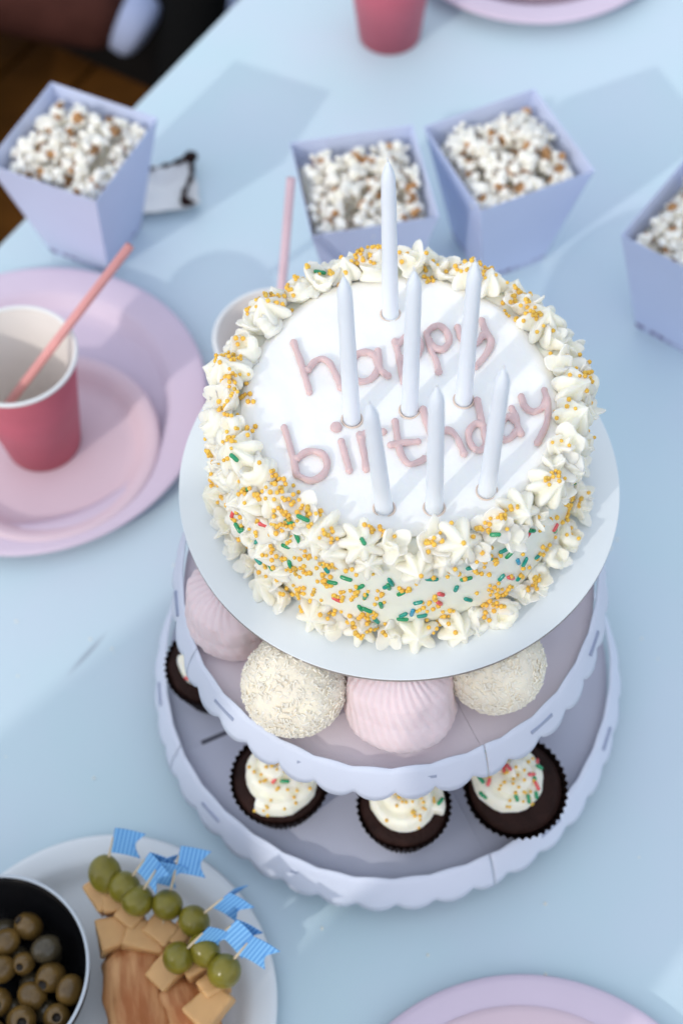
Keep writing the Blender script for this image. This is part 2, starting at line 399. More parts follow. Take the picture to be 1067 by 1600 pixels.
bmx.to_mesh(dm); bmx.free(); dm.polygons.foreach_set('use_smooth', [True] * len(dm.polygons))
ob('top_icing', dm, cake)

# piped rosettes: petals merged into one soft blob each
def petal(L, W, th, curl, cup, tip):
    nu, nv = 9, 6; V = []; F = []
    for s in (1, -1):
        for i in range(nu + 1):
            u = i / nu; w = W * (sin(pi * min(1, u * .82 + .10)) ** .75) * (1 - tip * u * u * u)
            if i == nu: w = W * .06
            th_u = th * (1 - .75 * u)
            for j in range(nv + 1):
                v = -1 + 2 * j / nv
                z = curl * u * u * L + cup * v * v * W + s * th_u * (1 - v * v * .9) * .5
                V.append((L * u, w * v, z))
    k = (nu + 1) * (nv + 1); r = nv + 1
    for i in range(nu):
        for j in range(nv):
            q = (i * r + j, (i + 1) * r + j, (i + 1) * r + j + 1, i * r + j + 1); F.append(q); F.append(tuple(k + x for x in q[::-1]))
        for j in (0, nv): F.append((i * r + j, (i + 1) * r + j, k + (i + 1) * r + j, k + i * r + j))
    for i in (0, nu):
        for j in range(nv): F.append((i * r + j, i * r + j + 1, k + i * r + j + 1, k + i * r + j))
    return V, F
def rosette_mesh(kind):
    mb = MB(); mb.add(*ball((0, 0, .2), .62, 8, (1, 1, .75)))
    if kind == 2:                                  # star nozzle drop with a pulled tip
        n = random.choice((6, 7)); tw = uni(-.9, .9); ph = rnd() * 6; lx, ly = uni(-.25, .25), uni(-.25, .25)
        pr = [(0, -.15), (.8, -.1), (1.12, .15), (1.16, .42), (1.02, .75), (.72, 1.02), (.4, 1.25), (.16, 1.5), (.03, 1.68), (0, 1.7)]
        fine = []
        for i in range(len(pr) - 1): fine += [tuple(pr[i][k] * (1 - q) + pr[i + 1][k] * q for k in (0, 1)) for q in (0, .5)]
        def f(a, r, z, i):
            g = .5 + .5 * cos(n * a + tw * z * 2.2 + ph)
            return r * (.62 + .50 * g ** .8 * (1 + .2 * noise.noise(Vector((cos(a) * 2, sin(a) * 2, z + ph))))), z + .1 * noise.noise(Vector((cos(a) * r, sin(a) * r, ph)))
        V, F = lathe(fine + [pr[-1]], 84, f); V = [(x + lx * z, y + ly * z, z) for x, y, z in V]; mb.add(V, F)
    elif kind == 0:                                # open star of pointed leaves
        n = random.choice((5, 6, 6)); a0 = rnd() * 6
        for i in range(n):
            m_ = rotm(0, 0, a0 + 2 * pi * i / n + uni(-.2, .2)) @ T(.18, 0, .25) @ rotm(uni(-.6, .6), -uni(.15, .8), 0)
            mb.add(*xf(petal(uni(1.0, 1.45), uni(.48, .66), .62, uni(-.1, .3), uni(.1, .4), uni(.0, .45)), m_))
        for i in range(2):
            m_ = rotm(0, 0, rnd() * 6.3) @ T(.05, 0, .4) @ rotm(uni(-.6, .6), -uni(.8, 1.3), 0)
            mb.add(*xf(petal(uni(.7, 1.1), uni(.4, .55), .55, uni(-.1, .4), .3, .25), m_))
    else:                                          # curled ruffle: stacked C-shaped folds
        for k in range(3):
            z0 = .15 + k * .34; rr = .95 - k * .22; a0 = rnd() * 6
            P = [(rr * cos(a0 + i * .42) * (1 + .1 * sin(i)), rr * sin(a0 + i * .42), z0 + .1 * sin(i * 1.2)) for i in range(11)]
            mb.add(*tube(smooth_path(P, 2), [.17 + .2 * sin(pi * min(1, (i + 2) / 23)) for i in range(21)], 8))
        for i in range(4):
            m_ = rotm(0, 0, rnd() * 6.3) @ T(.3, 0, .25) @ rotm(uni(-.7, .7), -uni(.2, 1.1), 0)
            mb.add(*xf(petal(uni(.9, 1.35), uni(.45, .65), .6, uni(-.1, .4), .3, .3), m_))
    return remeshed('rosette', mb, .06, M['icing'], 6)
protos = [rosette_mesh((1, 0, 2, 1, 1, 2, 0, 0, 2, 0, 2)[k]) for k in range(11)]
soup_V = []; soup_F = []
def soup(me, mw):
    k = len(soup_V); soup_V.extend((mw @ v.co) / S for v in me.vertices); soup_F.extend(tuple(a + k for a in p.vertices) for p in me.polygons)
def put_rosette(a, r, z, tilt, sca, me):
    mw = Matrix.Translation((r * cos(a) * S, r * sin(a) * S, z * S)) @ rotm(0, 0, a) @ rotm(uni(-.25, .25), tilt, 0) @ rotm(0, 0, rnd() * 6.3) @ Matrix.Diagonal((sca, sca, sca, 1))
    ob('rosette', me, cake, mw=mw); soup(me, mw)
N1 = 34
for i in range(N1):
    a = 2 * pi * (i + uni(-.25, .25)) / N1
    front = max(0, -sin(a))
    put_rosette(a, 9.1 + uni(-.15, .2), H + uni(-.05, .15), uni(.15, .55) + .2 * front, uni(.9, 1.12), protos[i * 5 % 6 if cos(a) < .1 and sin(a) > -.6 else 5 + i % 6])
for i in range(N1):                                # a lower, smaller row leaning over the edge
    if True:
        a = 2 * pi * (i + .5 + uni(-.2, .2)) / N1
        put_rosette(a, 9.85, H - uni(.35, .75), uni(.7, 1.15), uni(.65, .88), protos[random.randrange(11)])
N2 = 42
for i in range(N2):
    a = 2 * pi * (i + uni(-.25, .25)) / N2
    put_rosette(a, 10.3 + uni(-.12, .18), .42 + uni(-.1, .2), uni(.5, 1.1), uni(.75, 1.0), protos[random.randrange(11)])
for i in range(36):                                # the left flank is ruffled all the way down
    a = R(uni(128, 228)); put_rosette(a, 9.8, uni(1.6, 6.8), uni(1.1, 1.5), uni(.65, .9), protos[random.randrange(6)])
for nm in ('glazed_side', 'top_icing'):
    o = [c for c in bpy.data.objects if c.name == nm][0]; soup(o.data, Matrix())
bvh = BVHTree.FromPolygons([tuple(v) for v in soup_V], soup_F)

# lettering piped in pink: cake-plane coordinates
LETTERS = [
  ('h', [[(-5.79, 3.89), (-5.37, 2.37), (-5.13, 1.28), (-4.96, 0.43)], [(-5.0, 1.89), (-4.67, 2.42), (-4.23, 2.64), (-3.8, 2.31), (-3.44, 1.36), (-3.22, 0.61)]]),
  ('a', [[(-1.16, 2.19), (-1.33, 2.75), (-1.76, 3.03), (-2.33, 2.87), (-2.73, 2.11), (-2.63, 1.33), (-2.21, 1.05), (-1.64, 1.21), (-1.27, 1.66), (-1.16, 2.19)], [(-1.12, 3.06), (-1.05, 1.88), (-0.63, 1.32)]]),
  ('p', [[(-0.14, 3.72), (0.01, 2.56), (0.18, 0.9)], [(-0.06, 3.22), (0.4, 3.92), (0.98, 4.03), (1.26, 3.39), (1.05, 2.69), (0.61, 2.4), (0.19, 2.46)]]),
  ('p', [[(1.62, 4.26), (1.79, 3.13), (2.04, 2.3), (2.14, 1.45)], [(1.62, 4.19), (1.94, 4.55), (2.37, 4.64), (2.74, 4.22), (2.84, 3.53), (2.5, 3.02), (2.03, 3.15), (1.77, 3.73)]]),
  ('y', [[(3.39, 4.57), (3.58, 3.8), (3.96, 3.33), (4.45, 3.46), (4.79, 3.98)], [(4.75, 4.97), (4.94, 4.05), (5.17, 3.43), (4.8, 2.55), (4.17, 1.81)]]),
  ('b', [[(-6.35, -1.84), (-6.06, -3.02), (-5.83, -4.19), (-5.74, -4.84)], [(-5.68, -3.84), (-5.21, -3.49), (-4.73, -3.44), (-4.25, -3.75), (-4.12, -4.4), (-4.46, -5.03), (-5.06, -5.25), (-5.72, -4.88)]]),
  ('i', [[(-3.32, -2.84), (-3.14, -3.72), (-2.95, -4.71)], 'dot']),
  ('r', [[(-2.33, -2.45), (-2.18, -3.47), (-2.05, -4.66)], [(-2.3, -2.74), (-1.96, -2.39), (-1.53, -2.27), (-1.04, -2.35)]]),
  ('t', [[(-0.4, -1.64), (-0.33, -2.67), (-0.2, -3.7), (0.13, -4.36), (0.62, -4.34), (1.05, -4.07)], [(-0.72, -3.24), (-0.04, -3.09), (0.75, -3.01)]]),
  ('h', [[(1.14, -0.93), (1.31, -1.92), (1.49, -2.9), (1.66, -3.87)], [(1.54, -2.9), (1.91, -2.53), (2.39, -2.38), (2.71, -2.68), (2.91, -3.17), (3.14, -3.96)]]),
  ('d', [[(4.1, -0.41), (4.23, -1.76), (4.34, -3.29)], [(4.26, -2.11), (3.86, -2.05), (3.49, -2.57), (3.51, -3.26), (3.79, -3.71), (4.13, -3.7), (4.36, -3.3)]]),
  ('a', [[(6.02, -1.83), (5.7, -1.54), (5.31, -1.94), (5.08, -2.63), (5.27, -3.08), (5.68, -3.0), (6.04, -2.53)], [(5.91, -1.05), (6.07, -1.69), (6.11, -2.12), (6.28, -2.75)]]),
  ('y', [[(6.51, -0.29), (6.62, -0.94), (7.05, -1.34), (7.54, -1.12), (7.79, -0.7)], [(7.76, -0.06), (7.85, -1.2), (7.63, -2.32), (7.06, -3.43)]]),
]
def top_z(x, y):
    h = bvh.ray_cast(Vector((x, y, 12)), Vector((0, 0, -1)))
    return min(h[0].z, H + .5) if h[0] else H + .28
for ch, strokes in LETTERS:
    mb = MB()
    for q, s in enumerate(strokes):
        if s == 'dot': mb.add(*ball((-3.56, -1.93, top_z(-3.56, -1.93) + .12), .34, 10, (1, 1, .6), .1)); continue
        P = smooth_path([(x, y, top_z(x, y) + .12 + .05 * q) for x, y in s], 5)
        P = [p + Vector((.02 * noise.noise(p * 2), .02 * noise.noise(p * 2 + Vector((9, 0, 0))), 0)) for p in P]
        rr = [.2 * (1 + .3 * noise.noise(p * 1.9) + (.14 if i in (0, len(P) - 1) else 0)) for i, p in enumerate(P)]
        V, F = rounded_tube(P, .195, 12); k = 12
        for i in range(len(P)):
            for j in range(k):
                idx = (i + 3) * k + j; v = Vector(V[idx]); V[idx] = P[i] + (v - P[i]) * (rr[i] / .2 * .98)
        mb.add(V, F)
    o = ob('icing_letter', remeshed('icing_letter', mb, .045, M['letter'], 2), cake); o['label'] = f'pink piped letter {ch}'

# candles
CAND = [((-2.0, 2.05), 10.9, (-.25, .85), 'second from left of the upper candles'), ((.4, 9.16), 11.1, (-.2, .95), ''), ((1.13, 2.55), 11.2, (.0, .3), ''), ((4.08, 3.06), 11.1, (.0, .25), ''),
        ((-.52, -3.58), 9.7, (-.76, -.1), ''), ((2.07, -3.68), 10.6, (-.25, .1), ''), ((4.87, -2.77), 10.6, (.1, .1), '')]
CL = ['slim white candle left of the word happy, over the letter a', 'slim white candle standing farthest back behind the lettering', 'slim white candle between the two letters p of happy',
      'slim white candle in front of the letter y of happy', 'slim white candle leaning left at the r of birthday', 'slim white candle in front of the h of birthday, at the front edge', 'slim white candle in front of the d and a of birthday']
cprof = [(0, -1.2), (.40, -1.2)] + [(.405 + .012 * sin(i * 1.3), i * .5) for i in range(0, 19)]
for (b, h, lean, _), lab in zip(CAND, CL):
    pr = [(0, -1.0), (.42, -1.0)] + [(.475 - .0065 * i + .006 * sin(i * 1.7), (h - 1.35) * i / 14) for i in range(15)]
    pr += [(.365, h - 1.0), (.30, h - .72), (.2, h - .42), (.1, h - .16), (.055, h - .05), (0, h - .02)]
    z = top_z(b[0] - CX, b[1] - CY) + ZB
    c = tag(ob('candle', mesh('candle', *lathe(pr, 20), M['wax']), None, (b[0], b[1], z), Vector((lean[0], lean[1], h)).to_track_quat('Z', 'Y').to_euler()), lab, 'candle', 'candles standing in the cake')
    ob('wick', mesh('wick', *rounded_tube([(0, 0, h - .1), (.02, .01, h + .08), (.05, .02, h + .22)], .045, 6, 2), M['wick']), c)
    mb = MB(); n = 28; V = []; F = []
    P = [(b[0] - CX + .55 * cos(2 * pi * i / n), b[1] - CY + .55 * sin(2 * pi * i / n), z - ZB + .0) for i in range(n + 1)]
    ob('candle_dent_shade', mesh('candle_dent_shade', *tube(P, .06, 6, False), M['ring']), cake)  # tinted ring stands in for the shaded outline of the dent

# sprinkles: sugar pearls (too small to count) and rods
pearls = MB(); ico = bmesh.new(); bmesh.ops.create_icosphere(ico, subdivisions=1, radius=1); icoV = [v.co.copy() for v in ico.verts]; icoF = [tuple(v.index for v in f.verts) for f in ico.faces]; ico.free()
def cast(o, d):
    h = bvh.ray_cast(o, d.normalized()); return h if h[0] is not None and h[3] < 25 else None
def top_ray(a, r): return Vector((r * cos(a), r * sin(a), 14)), Vector((-.15 * cos(a), -.15 * sin(a), -1))
def side_ray(a, z): return Vector((18 * cos(a), 18 * sin(a), z + 5)), Vector((-cos(a), -sin(a), -.55))
def pearl(h, r=None):
    r = r or uni(.105, .165); c = h[0] + h[1] * r * .5
    pearls.add([c + v * r for v in icoV], icoF)
def cluster(ray, a, q, n, sa, sq):
    for _ in range(n):
        h = cast(*ray(a + random.gauss(0, sa), q + random.gauss(0, sq)))
        if h: pearl(h)
for i in range(54):                                 # crown of the ring, denser at the left
    a = R(uni(0, 360)) if i < 40 else R(uni(120, 250))
    cluster(top_ray, a, uni(9.4, 10.9), random.randint(4, 15), .045, .3)
for i in range(34):                                 # left flank and left front
    cluster(side_ray, R(uni(165, 262)), uni(.6, 7.5), random.randint(3, 10), .04, .35)
for i in range(16):                                 # on the base ring
    cluster(side_ray, R(uni(190, 355)), uni(.1, 1.4), random.randint(4, 10), .03, .2)
for i in range(26):                                 # front and right flank
    cluster(side_ray, R(uni(262, 375)), random.choice((uni(.2, 1.8), uni(.3, 7.4))), random.randint(2, 7), .04, .35)
for i in range(120):
    h = cast(*side_ray(R(uni(150, 380)), uni(.2, 7.5)))
    if h: pearl(h)
po = ob('sugar_pearls', pearls.mesh('sugar_pearls', M['yellow']), cake); po['kind'] = 'stuff'
rodmesh = {k: mesh('sprinkle', *rounded_tube([(-.2, 0, 0), (0, 0, .01), (.2, 0, 0)], .125, 8, 3), M[k]) for k in ('green', 'teal', 'blue', 'red')}
def rod(ray, a, q, kind=None):
    h = cast(*ray(a, q))
    if not h: return
    kind = kind or random.choices(('green', 'teal', 'blue', 'red'), (10, 9, 2.2, 3))[0]
    nz = h[1]; tx = nz.orthogonal().normalized(); tx.rotate(Matrix.Rotation(rnd() * 6.3, 3, nz)); ty = nz.cross(tx)
    p = (h[0] + nz * .05) * S; s = uni(.8, 1.2)
    mw = Matrix(((tx.x * s, ty.x, nz.x, p.x), (tx.y * s, ty.y, nz.y, p.y), (tx.z * s, ty.z, nz.z, p.z), (0, 0, 0, 1)))
    ob('sprinkle', rodmesh[kind], cake, mw=mw)
for _ in range(36): rod(side_ray, R(uni(255, 335)), uni(.8, 6.2))
for _ in range(20): rod(side_ray, R(uni(205, 258)), uni(.2, 7.5))
for _ in range(6): rod(side_ray, R(uni(332, 350)), uni(2, 7.5))
for a, r in ((-124, 10.4), (-104, 10.6), (-128, 10.7), (-64, 10.8), (116, 10.4), (-146, 10.7), (205, 10.6)): rod(top_ray, R(a), r, 'green')

# ------------------------------------------------------------------ sweets on the middle tier
def zephyr(name, label, loc, Rz, hz, nr, tw, rot, scale=1):
    prof_ = [(0, 0), (.72, 0), (.93, .07), (1.0, .2), (.98, .33), (.95, .42), (.93, .46), (.93, .52), (.92, .6), (.88, .72), (.72, .83), (.5, .92), (.27, .98), (.1, 1.03), (0, 1.05)]
    fine = []
    for i in range(len(prof_) - 1):
        for j in range(3): t_ = j / 3; fine.append(tuple(prof_[i][k] * (1 - t_) + prof_[i + 1][k] * t_ for k in (0, 1)))
    fine.append(prof_[-1])
    def f(a, r, z, i):
        w = a * nr + tw * z + .5 * sin(a * 2)
        md = .25 + .75 * max(0, min(1, .5 + .9 * cos(a - 2.4) + .8 * noise.noise(Vector((cos(a) * 2, sin(a) * 2, z * 2 + Rz)))))
        rid = .55 + (abs(cos(w / 2)) ** .7 - .55) * md
        k = 1 + (.04 * (rid - .55)) * (1 if z > .05 else .4) * min(1, r * 3)
        k += .09 * noise.noise(Vector((cos(a) * 1.3, sin(a) * 1.3, z * 1.5 + Rz))) + .025 * noise.noise(Vector((cos(a) * 5, sin(a) * 5, z * 6 + Rz)))
        return r * k * Rz, z * hz + .05 * rid * min(1, r * 2) * hz * .4 * (z > .4)
    o = ob(name, mesh(name, *lathe(fine, 180, f), M['zephyr']), None, loc, rot)
    return tag(o, label, 'marshmallow', 'sweets on the middle tier')
zephyr('marshmallow', 'pale pink swirled marshmallow at the left edge of the middle tier', (-9.1, -2.6, 16.95), 3.2, 4.6, 28, 20, (0, 0, .4))
zephyr('marshmallow', 'pale pink ridged marshmallow between two coconut balls', (.2, -9.2, 17.15), 3.4, 4.9, 34, 26, (R(-4), R(16), 1.2))
def coco(loc, r, label, sd):
    random.seed(sd)
    th_ = thing('coconut_ball', label, 'coconut sweet', loc, 0, 'sweets on the middle tier')
    sq = (1, 1, .93)
    ob('coconut_body', mesh('coconut_body', *ball((0, 0, 0), r, 30, sq, .05, 3, sd), M['coco']), th_)
    mb = MB()
    for _ in range(2600):
        v = Vector((random.gauss(0, 1), random.gauss(0, 1), random.gauss(0, 1))).normalized()
        p = Vector((v.x * sq[0], v.y * sq[1], v.z * sq[2])) * r * uni(.985, 1.03)
        t1 = v.orthogonal().normalized(); t1.rotate(Matrix.Rotation(rnd() * 6.3, 3, v)); t2 = v.cross(t1)
        t1 = (t1 + v * uni(-.25, .45)).normalized(); L, w, h = uni(.08, .19), uni(.035, .07), .03
        B = [p + t1 * a * L + t2 * b * w - v * h for a, b in ((-1, -1), (1, -1), (1, 1), (-1, 1))]
        Tt = [p + t1 * a * L * .9 + t2 * b * w * .7 + v * h for a, b in ((-1, -1), (1, -1), (1, 1), (-1, 1))]
        mb.add(*hexa(B, Tt))
    fo = ob('coconut_flakes', mb.mesh('coconut_flakes', M['flake'], False), th_); fo['kind'] = 'stuff'
coco((-5.75, -8.35, 19.75), 2.95, 'cream coconut flaked ball left of the pink ridged marshmallow', 3)
coco((5.75, -7.45, 19.6), 2.8, 'cream coconut flaked ball right of the pink ridged marshmallow', 4)
random.seed(21)

# ------------------------------------------------------------------ cupcakes on the bottom tier
def cupcake(label, loc, rt_, fr, lean, rotz, seed, open_=0.0, nspr=16, off=(0, 0)):
    random.seed(seed)
    c = thing('cupcake', label, 'cupcake', loc, rotz, 'chocolate cupcakes on the bottom tier'); c.rotation_euler = (lean[0], lean[1], rotz)
    hz = 3.7; rb = rt_ * .66
    def f(a, r, z, i): return (r + (.09 if int(round(a * 44 / (2 * pi) * 2)) % 2 else -.09) * (1 if r > .5 else 0), z)
    pr = [(0, 0), (rb, 0)] + [(rb + (rt_ - rb) * u + open_ * u ** 4, hz * u) for u in (.25, .5, .75, .9, 1.0)]
    pr += [(rt_ + open_ - .06, hz), (rt_ - .12, hz * .85), (rb - .1, .4), (0, .35)]
    ob('paper_case', mesh('paper_case', *lathe(pr, 88, f), M['case'], False), c)
    pr = [(0, .4), (rb - .15, .4), (rt_ - .25, hz * .82), (rt_ - .2, hz * .97), (rt_ * .8, hz + .18), (rt_ * .5, hz + .3), (0, hz + .35)]
    def g(a, r, z, i): return (r * (1 + .03 * noise.noise(Vector((cos(a) * 2, sin(a) * 2, seed)))), z + .1 * noise.noise(Vector((cos(a) * r, sin(a) * r, seed))))
    ob('chocolate_sponge', mesh('chocolate_sponge', *lathe(pr, 48, g), M['choc']), c)
    mb = MB(); mb.add(*ball((0, 0, hz + .55), fr * .78, 12, (1, 1, .55)))
    P = []; rr = []; n = 64; a0 = rnd() * 6
    for i in range(n):
        u = i / (n - 1); a = a0 + u * 2 * pi * 2.35; r = fr * .70 * (1 - u) ** .75 + .03
        P.append((r * cos(a), r * sin(a), hz + .5 + u * 1.75)); rr.append((.62 - .34 * u) * fr / 2.0 * (1 + .06 * sin(i * 2.1)))
    V, F = tube(P, rr, 14); 
    V = [Vector(v) + Vector((0, 0, 0)) for v in V]
    for i in range(n):
        for j in range(14):
            v = V[i * 14 + j]; p = Vector(P[i]); V[i * 14 + j] = p + (v - p) * (1 + .10 * cos(j * 2 * pi / 14 * 4))
    mb.add(V, F)
    for _ in range(5):
        a = rnd() * 6.3; mb.add(*ball((fr * .6 * cos(a), fr * .6 * sin(a), hz + uni(.6, 1.3)), uni(.3, .5), 7, (1, 1, .8), .2, 2, a))
    fme = remeshed('swirled_icing', mb, .085, M['icing'], 3)
    ic = ob('swirled_icing', fme, c, (off[0], off[1], 0))
    bv = BVHTree.FromPolygons([tuple(v.co / S) for v in fme.vertices], [tuple(p.vertices) for p in fme.polygons])
    pm = MB()
    for k in range(nspr + 60):
        q = random.gauss(0, .5) * fr, random.gauss(-.1, .5) * fr
        h = bv.ray_cast(Vector((q[0], q[1], 12)), Vector((0, 0, -1)))
        if h[0] is None: continue
        if k < nspr:
            nz = h[1]; tx = nz.orthogonal().normalized(); tx.rotate(Matrix.Rotation(rnd() * 6.3, 3, nz)); ty = nz.cross(tx); p = (h[0] + nz * .04) * S
            ob('sprinkle', rodmesh[random.choices(('green', 'red'), (7, 3))[0]], ic, mw=Matrix(((tx.x, ty.x, nz.x, p.x), (tx.y, ty.y, nz.y, p.y), (tx.z, ty.z, nz.z, p.z), (0, 0, 0, 1))))
        else:
            r = uni(.1, .14); cc = h[0] + h[1] * r * .4; pm.add([cc + v * r for v in icoV], icoF)
    if pm.V: po = ob('sugar_pearls', pm.mesh('sugar_pearls', M['yellow']), ic); po['kind'] = 'stuff'
cupcake('dark cupcake with cream swirl and few green sprinkles below the left coconut ball', (-7.2, -9.4, 4.25), 3.15, 2.75, (0, 0), .3, 5, 0, 7)
cupcake('smallest looking front dark cupcake with lumpy cream below the pink marshmallow', (.55, -11.4, 4.25), 2.95, 2.6, (0, 0), 1.1, 6, 0, 6)
cupcake('dark cupcake with glossy chocolate rim and thickest sprinkles, right of the front one', (7.05, -10.0, 4.3), 3.2, 2.6, (R(7), R(9)), 0.0, 8, .16, 18, (-.55, .35))
cupcake('dark cupcake half hidden at the left behind the middle tier skirt', (-11.75, -1.3, 4.25), 3.0, 2.1, (0, 0), .2, 9, 0, 5)
cupcake('dark cupcake almost hidden at the right behind the middle tier skirt', (9.5, -2.2, 4.25), 3.0, 2.1, (0, 0), .9, 10, 0, 5)
random.seed(33)

# ------------------------------------------------------------------ popcorn boxes
def corn_mesh(sd):
    random.seed(sd); mb = MB(); hulls = []
    for i in range(random.randint(9, 13)):
        v = Vector((random.gauss(0, 1), random.gauss(0, 1), random.gauss(0, 1))).normalized() * uni(.5, 1.0)
        mb.add(*ball(v, uni(.2, .46), 7, (uni(.65, 1.15), uni(.65, 1.1), uni(.65, 1.15)), .6, 2.4, i))
    mb.add(*ball((0, 0, 0), .55, 7, (1, 1, .8), .3, 1.5, sd))
    for _ in range(random.choice((1, 1, 2, 2))): hulls.append(Vector((random.gauss(0, 1), random.gauss(0, 1), random.gauss(0, 1))).normalized() * .55)
    me = remeshed('popcorn_piece', mb, .075, [M['popcorn'], M['hull']], 1)
    for p in me.polygons:
        c = p.center / S
        if any((c - h).length < .5 for h in hulls): p.material_index = 1
    return me
corn = [corn_mesh(100 + i) for i in range(10)]
random.seed(12)
sB, sT, HB = 5.6, 9.9, 11.82
def popcorn_box(label, which, x, y, yaw, vis=None, mound=.75):
    b = thing('popcorn_box', label, 'popcorn box', (x, y, 0), R(yaw), 'popcorn boxes on the table')
    hb, ht = sB / 2, sT / 2; w = .06
    for k in range(4):
        m_ = rotm(0, 0, k * pi / 2)
        q = hexa([(-hb, -hb, 0.02), (hb, -hb, 0.02), (hb - w, -hb + w, 0.02), (-hb + w, -hb + w, 0.02)], [(-ht, -ht, HB), (ht, -ht, HB), (ht - w, -ht + w, HB), (-ht + w, -ht + w, HB)])
        ob('side_panel', mesh('side_panel', *xf(q, m_), M['box'], False), b)
    ob('base_panel', mesh('base_panel', *boxv(-hb + .07, hb - .07, -hb + .07, hb - .07, .03, .1), M['box'], False), b)
    # the packed popcorn below the visible layer
    n = 16; V = []; F = []; zf = HB - 2.3; hw = (hb + (ht - hb) * zf / HB) - .12
    for i in range(n + 1):
        for j in range(n + 1):
            V.append((-hw + 2 * hw * i / n, -hw + 2 * hw * j / n, zf + .35 * noise.noise(Vector((i * .9, j * .9, x)))))
    F = [(i * (n + 1) + j, (i + 1) * (n + 1) + j, (i + 1) * (n + 1) + j + 1, i * (n + 1) + j + 1) for i in range(n) for j in range(n)]
    hp = ob('packed_popcorn', mesh('packed_popcorn', V, F, M['popcorn']), None, (x, y, 0), (0, 0, R(yaw)))
    hp['kind'] = 'stuff'; hp['label'] = 'popcorn packed deep inside the ' + which; hp['category'] = 'popcorn'
    rz = Matrix.Rotation(R(yaw), 3, 'Z')
    cnt = 0
    pts = []
    for lay, (zz, sp) in enumerate(((HB - 2.0, 1.5), (HB - .85, 1.32))):
        lim = hb + (ht - hb) * (zz - .6) / HB - (1.6 if lay == 0 else 1.2)
        m = int(2 * lim / sp) + 1
        for i in range(m):
            for j in range(m):
                px = -lim + 2 * lim * i / (m - 1) + uni(-.42, .42); py = -lim + 2 * lim * j / (m - 1) + uni(-.42, .42)
                px = max(-lim, min(lim, px)); py = max(-lim, min(lim, py))
                edge = max(abs(px), abs(py)) / lim
                pts.append((px, py, zz + mound * (1 - edge ** 2) + uni(-.2, .25) - (.35 if edge > .85 else 0)))
    for px, py, pz in pts:
        v = rz @ Vector((px, py, 0)); wx, wy = x + v.x, y + v.y
        if vis and not vis(wx, wy): continue
        o = ob('popcorn_piece', random.choice(corn), None, (wx, wy, pz), (rnd() * 6.3, rnd() * 6.3, rnd() * 6.3), uni(.8, 1.1))
        tag(o, 'white popped corn piece in the ' + which, 'popcorn', 'popcorn in the ' + which)
popcorn_box('lavender popcorn box at the table edge, by the chocolate smeared wrapper', 'popcorn box at the table edge', -23.01, 42.94, -26.7)
popcorn_box('lavender popcorn box squarely behind the tallest back candle', 'popcorn box behind the back candle', -.19, 37.76, 8.8)
popcorn_box('lavender popcorn box tilted to the right, touching its neighbour behind the cake', 'right hand box of the touching pair', 11.3, 40.5, 22.7)
popcorn_box('lavender popcorn box cut off by the right picture edge', 'popcorn box cut off at the right', 25.9, 32.0, -38.3, lambda X, Y: X < 25.5)

# ------------------------------------------------------------------ paper plates, cups, straws
def plate(name, label, loc, Rp, m, cat='plate', group='paper plates on the table', hgt=1.5, well=.72):
    rw = Rp * well; th = .12
    pr = [(0, .05), (rw * .9, .05), (rw, .1), (rw + .5, .45), (rw + .95, hgt * .8), (rw + 1.5, hgt * .95), (Rp - .5, hgt), (Rp - .12, hgt - .02), (Rp, hgt - .15),
          (Rp - .05, hgt - .24), (Rp - .5, hgt - .13), (rw + 1.5, hgt * .95 - th), (rw + .98, hgt * .8 - th - .03), (rw + .55, .33), (rw, .0), (rw * .9, -.04), (0, -.04)]
    pr = [(r, z + .05) for r, z in pr][::-1]
    def f(a, r, z, i): return r, z + .05 * noise.noise(Vector((cos(a) * 1.2, sin(a) * 1.2, Rp))) * r / Rp
    return tag(ob(name, mesh(name, *lathe(pr, 128, f), m), None, loc), label, cat, group)
plate('paper_plate', 'large lilac paper plate under the pink plate and rose cup', (-26.9, 25.0, 0), 13.9, M['lilac_plate'])
plate('paper_plate', 'smaller pink paper plate nested on the lilac plate under the rose cup', (-25.3, 20.9, .25), 8.7, M['pink_plate'], hgt=1.35, well=.74)
plate('paper_plate', 'lilac paper plate cut off by the bottom picture edge', (7.2, -33.6, 0), 13.2, M['lilac_plate'], hgt=1.0)
plate('paper_plate', 'pink paper plate nested in the lilac plate at the bottom edge', (7.0, -32.6, .25), 10.3, M['pink_plate'], hgt=.8)
plate('paper_plate', 'lilac paper plate cut off by the top picture edge', (18.0, 79.9, 0), 13.4, M['lilac_plate'])
plate('paper_plate', 'pink paper plate stacked in the lilac plate at the top edge', (18.0, 80.6, .3), 10.6, M['pink_plate'], hgt=1.3)
def cup(label, loc, rb, rt_, h):
    c = thing('paper_cup', label, 'cup', loc, 0, 'rose paper cups on the table')
    w = .06
    ob('cup_wall', mesh('cup_wall', *lathe([(rb - .1, .0), (rb, .0), (rt_, h - .12), (rt_ - .03, h - .1), (rb - .03, .1)], 72, closed=True), M['rose_paper']), c)
    ob('cup_lining', mesh('cup_lining', *lathe([(0, .55), (rb - .1, .55), (rb - .05, .65), (rt_ - .1, h - .12), (rt_ - .04, h - .12), (rb - .04, .5), (0, .45)], 72), M['cream_paper']), c)
    P = [(cos(2 * pi * i / 72) * (rt_ + .06), sin(2 * pi * i / 72) * (rt_ + .06), h - .08) for i in range(73)]
    ob('rolled_rim', mesh('rolled_rim', *tube(P, .17, 10, False), M['white_paper']), c)
    return c
cup('rose paper cup with white rim and pink straw on the pink plate', (-25.9, 22.0, .42), 2.9, 4.35, 11.2)
cup('rose paper cup peeking out behind the left side of the cake', (-7.25, 23.9, 0), 2.9, 4.3, 10.4)
cup('rose paper cup cut off by the top picture edge', (3.35, 67.4, 0), 2.9, 4.2, 11.2)
